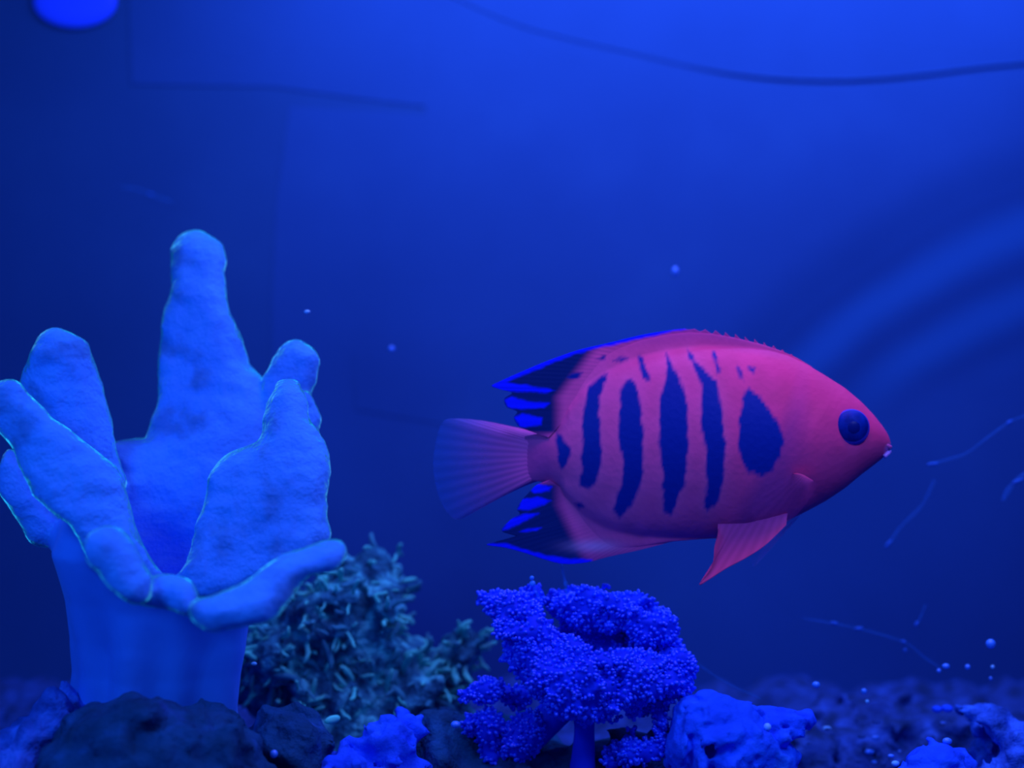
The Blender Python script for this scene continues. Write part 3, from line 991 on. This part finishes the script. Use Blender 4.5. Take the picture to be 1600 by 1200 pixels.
# eye: outer ring, dark ball and pupil
ec = P(1330, 668, -0.040)
V, Fc = ball(ec, 0.0285, 28, 18, (1, 0.6, 1))
eye = mesh_obj('eye', V, Fc, plain('eye_ring', (0.06, 0.05, 0.5), 0.5, 0.1).m, fish)
V, Fc = ball(ec + np.array([0, -0.0045, 0.0015]), 0.0255, 28, 18, (1, 0.6, 1))
mesh_obj('iris', V, Fc, mottled('fish_iris', [(0.35, (0.0, 0.015, 0.20)), (0.7, (0.0, 0.03, 0.34))], 60, ((60, 0.3, 0.004),), rough=0.5, spec=0.1), eye)
V, Fc = ball(ec + np.array([0, -0.0142, 0.001]), 0.0130, 22, 14, (1, 0.5, 1))
mesh_obj('pupil', V, Fc, plain('fish_pupil', (0.0, 0.010, 0.15), 0.4, 0.15).m, eye)
# lips
p = smooth_open([(1378, 713, -0.014), (1386, 707, -0.010), (1389, 705, 0.0), (1386, 707, 0.010), (1378, 713, 0.014)], 14)
V, Fc = tube([P(a, b, 0) + np.array([0, c, 0]) for a, b, c in p], [0.0035] * 14, 8)
mesh_obj('lip', V, Fc, plain('fish_lip', (0.5, 0.30, 0.85), 0.5, 0.2).m, fish)
p = smooth_open([(1380, 694, -0.015), (1387, 698, -0.010), (1390, 698, 0.0), (1387, 698, 0.010), (1380, 694, 0.015)], 14)
V, Fc = tube([P(a, b, 0) + np.array([0, c, 0]) for a, b, c in p], [0.0035] * 14, 8)
mesh_obj('lip', V, Fc, plain('fish_lip_upper', (0.8, 0.14, 0.45), 0.5, 0.2).m, fish)

# ------------------------------------------------------------------ small things in the water and on the bottom
def bead(px, py, y, r, label, group=None, m=None, squash=(1, 1, 1), name='bead'):
    c = P(px, py, y)
    V, Fc = ball(c, r / 1000, 14, 9, squash)
    o = mesh_obj(name, V, Fc, m or M_PEARL, origin=c - np.array([0, 0, r / 1000]))
    return tag(o, label, 'bead' if name == 'bead' else name.split('_')[-1], group)


bead(1548, 1006, 0.10, 8, 'round blue bubble hanging above the pale crusted rock knob', name='air_bubble')
bead(1478, 1041, 0.12, 5.5, 'bright oval bubble in the middle of the faint bubble row', name='air_bubble', squash=(1.15, 1, 0.85))
bead(1512, 1042, 0.16, 4.5, 'dull round bubble between the bright oval bubble and the round blue one', name='air_bubble')
bead(1467, 1048, 0.16, 3.6, 'dim tiny bubble touching the bright oval bubble', name='air_bubble')
bead(1350, 1080, 0.12, 4.8, 'lone small bubble above the purple rubble mound', name='air_bubble')
bead(1275, 1070, 0.05, 6.0, 'small bright bubble above the tip of the plate coral', name='air_bubble', squash=(1.1, 1, 0.9))
bead(1551, 1042, 0.14, 3.2, 'upper of two specks below the round blue bubble', m=M_SPECK, name='drifting_speck')
bead(1548, 1060, 0.16, 3.0, 'lower of two specks below the round blue bubble', name='drifting_speck')
bead(1480, 1158, -0.06, 6.2, 'oval blue bead just above the small crusted rock at the lower edge', squash=(1.2, 1, 0.85), name='air_bubble')
bead(712, 1132, -0.02, 7.0, 'oval blue bead on the dark rock beside the frilly coral', squash=(1.1, 1, 0.8), name='air_bubble')
bead(428, 1178, -0.17, 6.0, 'round blue bead on the dark knobbly rock', name='air_bubble')
bead(1355, 1096, 0.14, 3.0, 'tiny speck just below the lone small bubble', m=M_SPECK, name='drifting_speck')
bead(480, 487, 0.1, 4.2, 'small white speck drifting above the shortest back lobe of the leather coral', m=M_SPECK, squash=(1.2, 1, 0.7), name='drifting_speck')
bead(612, 545, 0.5, 5.5, 'faint round speck above the small pale blue panel', m=M_PEARL, name='drifting_speck')
bead(1055, 424, 0.45, 7, 'faint pale speck high above the dorsal fin of the fish', m=M_PEARL, squash=(.9, 1, 1.3), name='drifting_speck')
bead(397, 1037, -0.13, 3.4, 'tiny bright speck beside the stalk of the leather coral', m=M_SPECK, name='drifting_speck', squash=(1.3, 1, 0.8))
bead(1292, 1138, 0.22, 5, 'pale speck lying on the rubble beside the plate coral', m=M_SPECK, squash=(1.4, 1, 0.7), name='drifting_speck')
bead(1368, 1152, 0.2, 4.5, 'pale speck lying in the middle of the purple rubble mound', squash=(1.4, 1, 0.7), name='drifting_speck')
bead(1399, 1193, 0.02, 5, 'pale speck at the lower edge beside the small crusted rock', m=M_SPECK, squash=(1.3, 1, 0.9), name='drifting_speck')
bead(1392, 1181, 0.04, 4, 'faint speck just above the pale speck at the lower edge', squash=(1.3, 1, 0.7), name='drifting_speck')
# a pair of crusty lumps lying side by side on the rubble
bead(1464, 1108, 0.2, 8, 'left lump of the touching pair on the rubble', squash=(1.1, 1, 0.75), m=M_ROCK_BRIGHT, name='pebble')
bead(1480, 1107, 0.2, 9, 'right lump of the touching pair on the rubble', squash=(1.15, 1, 0.7), m=M_ROCK_BRIGHT, name='pebble')
pr = np.random.default_rng(5)
for i in range(26):
    px, py, yy = pr.uniform(1210, 1600), pr.uniform(1125, 1195), 0.0
    yy = 0.22 + pr.uniform(-0.02, 0.02)
    bead(px, py, yy, pr.uniform(2.5, 5), 'tiny pale fragment scattered over the purple rubble mound', 'fragments on the rubble', M_RUBBLE if i % 3 else M_PEARL, (pr.uniform(1, 1.8), 1, pr.uniform(0.5, 0.9)), name='rubble_fragment')

# feeding tubes above the frilly coral
for a, b, c, lab, tip in (((848, 950), (840, 930), (832, 912), 'thin stalk with two pale beads rising beside the top of the frilly coral', True),
                          ((886, 935), (882, 905), (877, 882), 'thin faint stalk rising from the frilly coral to the anal fin', False)):
    root = thing('tube_worm', lab, 'worm', P(a[0], a[1], 0.02))
    p = smooth_open([a, b, c], 12)
    V, Fc = tube([P(q[0], q[1], 0.02) for q in p], [0.0022] * 12, 6)
    mesh_obj('tube', V, Fc, M_STRAND, root)
    for (dx, dy, r) in ((0, 0, 5.0), (-1, -9, 3.6)) if tip else ((7, 30, 4.0),):
        V, Fc = ball(P(c[0] + dx, c[1] + dy, 0.02), r / 1000, 12, 8)
        mesh_obj('bead', V, Fc, M_PEARL if tip else M_STRAND, root)

# drifting strands
def strand(pts, y, r, label, ends=()):
    root = thing('algae_strand', label, 'strand', P(pts[0][0], pts[0][1], y))
    p = smooth_open(pts, 40)
    V, Fc = tube([P(q[0], q[1], y) for q in p], list(r / 1000 * (0.6 + 0.4 * np.abs(np.sin(np.linspace(0, 9, 40))))), 6)
    mesh_obj('thread', V, Fc, M_STRAND, root)
    for (px, py, L, ang) in ends:
        q = [P(px + L * t * math.cos(ang), py - L * t * math.sin(ang), y - 0.004) for t in np.linspace(-0.5, 0.5, 6)]
        V, Fc = tube(q, np.array([0.3, 0.8, 1, 1, 0.8, 0.3]) * 0.0032, 6)
        mesh_obj('tuft', V, Fc, M_TUFT, root)


strand([(1448, 727), (1480, 718), (1510, 708), (1545, 682), (1578, 659), (1600, 650), (1650, 630)], 0.3, 2.0, 'pale algae thread climbing from mid water to the right-hand edge', ((1458, 725, 20, 0.1), (1577, 660, 12, 0.6)))
strand([(1566, 782), (1578, 762), (1596, 745), (1640, 720)], 0.3, 5, 'short pale algae thread at the edge below the long climbing thread', ((1590, 752, 22, 0.35),))
strand([(1430, 980), (1438, 965), (1446, 945)], 0.3, 2.0, 'short upright algae thread above the bubble row', ((1432, 975, 10, 1.0),))
strand([(1255, 966), (1300, 974), (1340, 982), (1412, 1003), (1445, 1028), (1470, 1044)], 0.3, 1.8, 'long sagging algae thread ending at the bubble row', ((1304, 974, 14, -0.2), (1342, 982, 14, 0.1), (1412, 1003, 9, -0.3), (1414, 1016, 7, 1.2)))
strand([(1082, 1030), (1108, 1050), (1145, 1072), (1190, 1092)], 0.15, 1.8, 'thin algae thread between the frilly coral and the plate coral')
strand([(1385, 855), (1410, 820), (1440, 790), (1460, 750)], 0.4, 2.5, 'very faint algae thread slanting in open water ahead of the fish', ((1388, 850, 16, 0.9),))
strand([(190, 292), (215, 296), (240, 306), (268, 316)], 0.8, 2.2, 'short faint algae thread on the back pane above the tall coral finger', ((236, 304, 10, -0.4),))

# ------------------------------------------------------------------ back pane: pale panels, cable, glow patch
def sheet(pts, y, label):  # thin slab added where a stretch of the back pane is paler
    W = np.array([P(px, py, y) for px, py in pts])
    B = W.copy()
    B[:, 1] = YB - 0.0005
    n = len(W)
    V = np.vstack([W, B])
    Fc = [tuple(range(n)), tuple(range(2 * n - 1, n - 1, -1))] + [(i, n + i, n + (i + 1) % n, (i + 1) % n) for i in range(n)]
    o = mesh_obj('pale_panel', V, Fc, M_PANEL, smooth=False)
    tag(o, label, 'sheet')  # thin slab for a paler stretch of the back pane


sheet([(196, -180), (655, -180), (668, 40), (664, 166), (560, 154), (430, 136), (205, 132)], YB - 0.0018, 'wide pale blue panel along the top of the back pane')
sheet([(452, 166), (560, 172), (664, 180), (666, -180), (1750, -180), (1750, 1120), (432, 1120), (424, 480), (430, 330)], YB - 0.0012, 'large pale blue panel covering the back pane behind the fish')
sheet([(552, 552), (727, 562), (722, 668), (556, 640)], YB - 0.0022, 'small pale blue panel beside the tail of the fish')
p = smooth_open([(640, -40), (720, 0), (810, 38), (900, 62), (980, 80), (1040, 94), (1100, 107), (1170, 118), (1250, 124), (1340, 124), (1430, 117), (1520, 106), (1620, 96)], 90)
V, Fc = tube([P(q[0], q[1], YB - 0.004) for q in p], list(np.interp(np.linspace(0, 1, 90), [0, 0.45, 0.6, 1], [0.0006, 0.0009, 0.003, 0.003])), 8)
tag(mesh_obj('cable', V, Fc, M_CABLE, origin=P(1250, 124, YB - 0.012)), 'thin dark cable sagging across the top of the back pane', 'cable')

glow = thing('glow_patch', 'small bright blue glow standing in for a reflection at the top corner above the leather coral', 'glow', P(118, 5, YB))
V, Fc = ball(P(118, 2, YB - 0.004), 0.066, 32, 18, (1.35, 0.22, 0.85))
t = plain('glow_dome', (0.01, 0.05, 0.7), 0.5, 0.1)
t.set(Emission_Color=(0.004, 0.03, 1.0, 1), Emission_Strength=0.5)
mesh_obj('lens', V, Fc, t.m, glow)  # added glowing dome, imitating a bright reflection
c = P(118, 2, YB - 0.003)
ring = [c + np.array([0.091 * math.cos(a_), 0, 0.058 * math.sin(a_)]) for a_ in np.linspace(0, 2 * math.pi, 49)]
V, Fc = tube(ring, [0.003] * 49, 8)
mesh_obj('glow_rim', V, Fc, M_WALL, glow)

for o in bpy.data.objects:
    if '_o' in o:
        del o['_o']
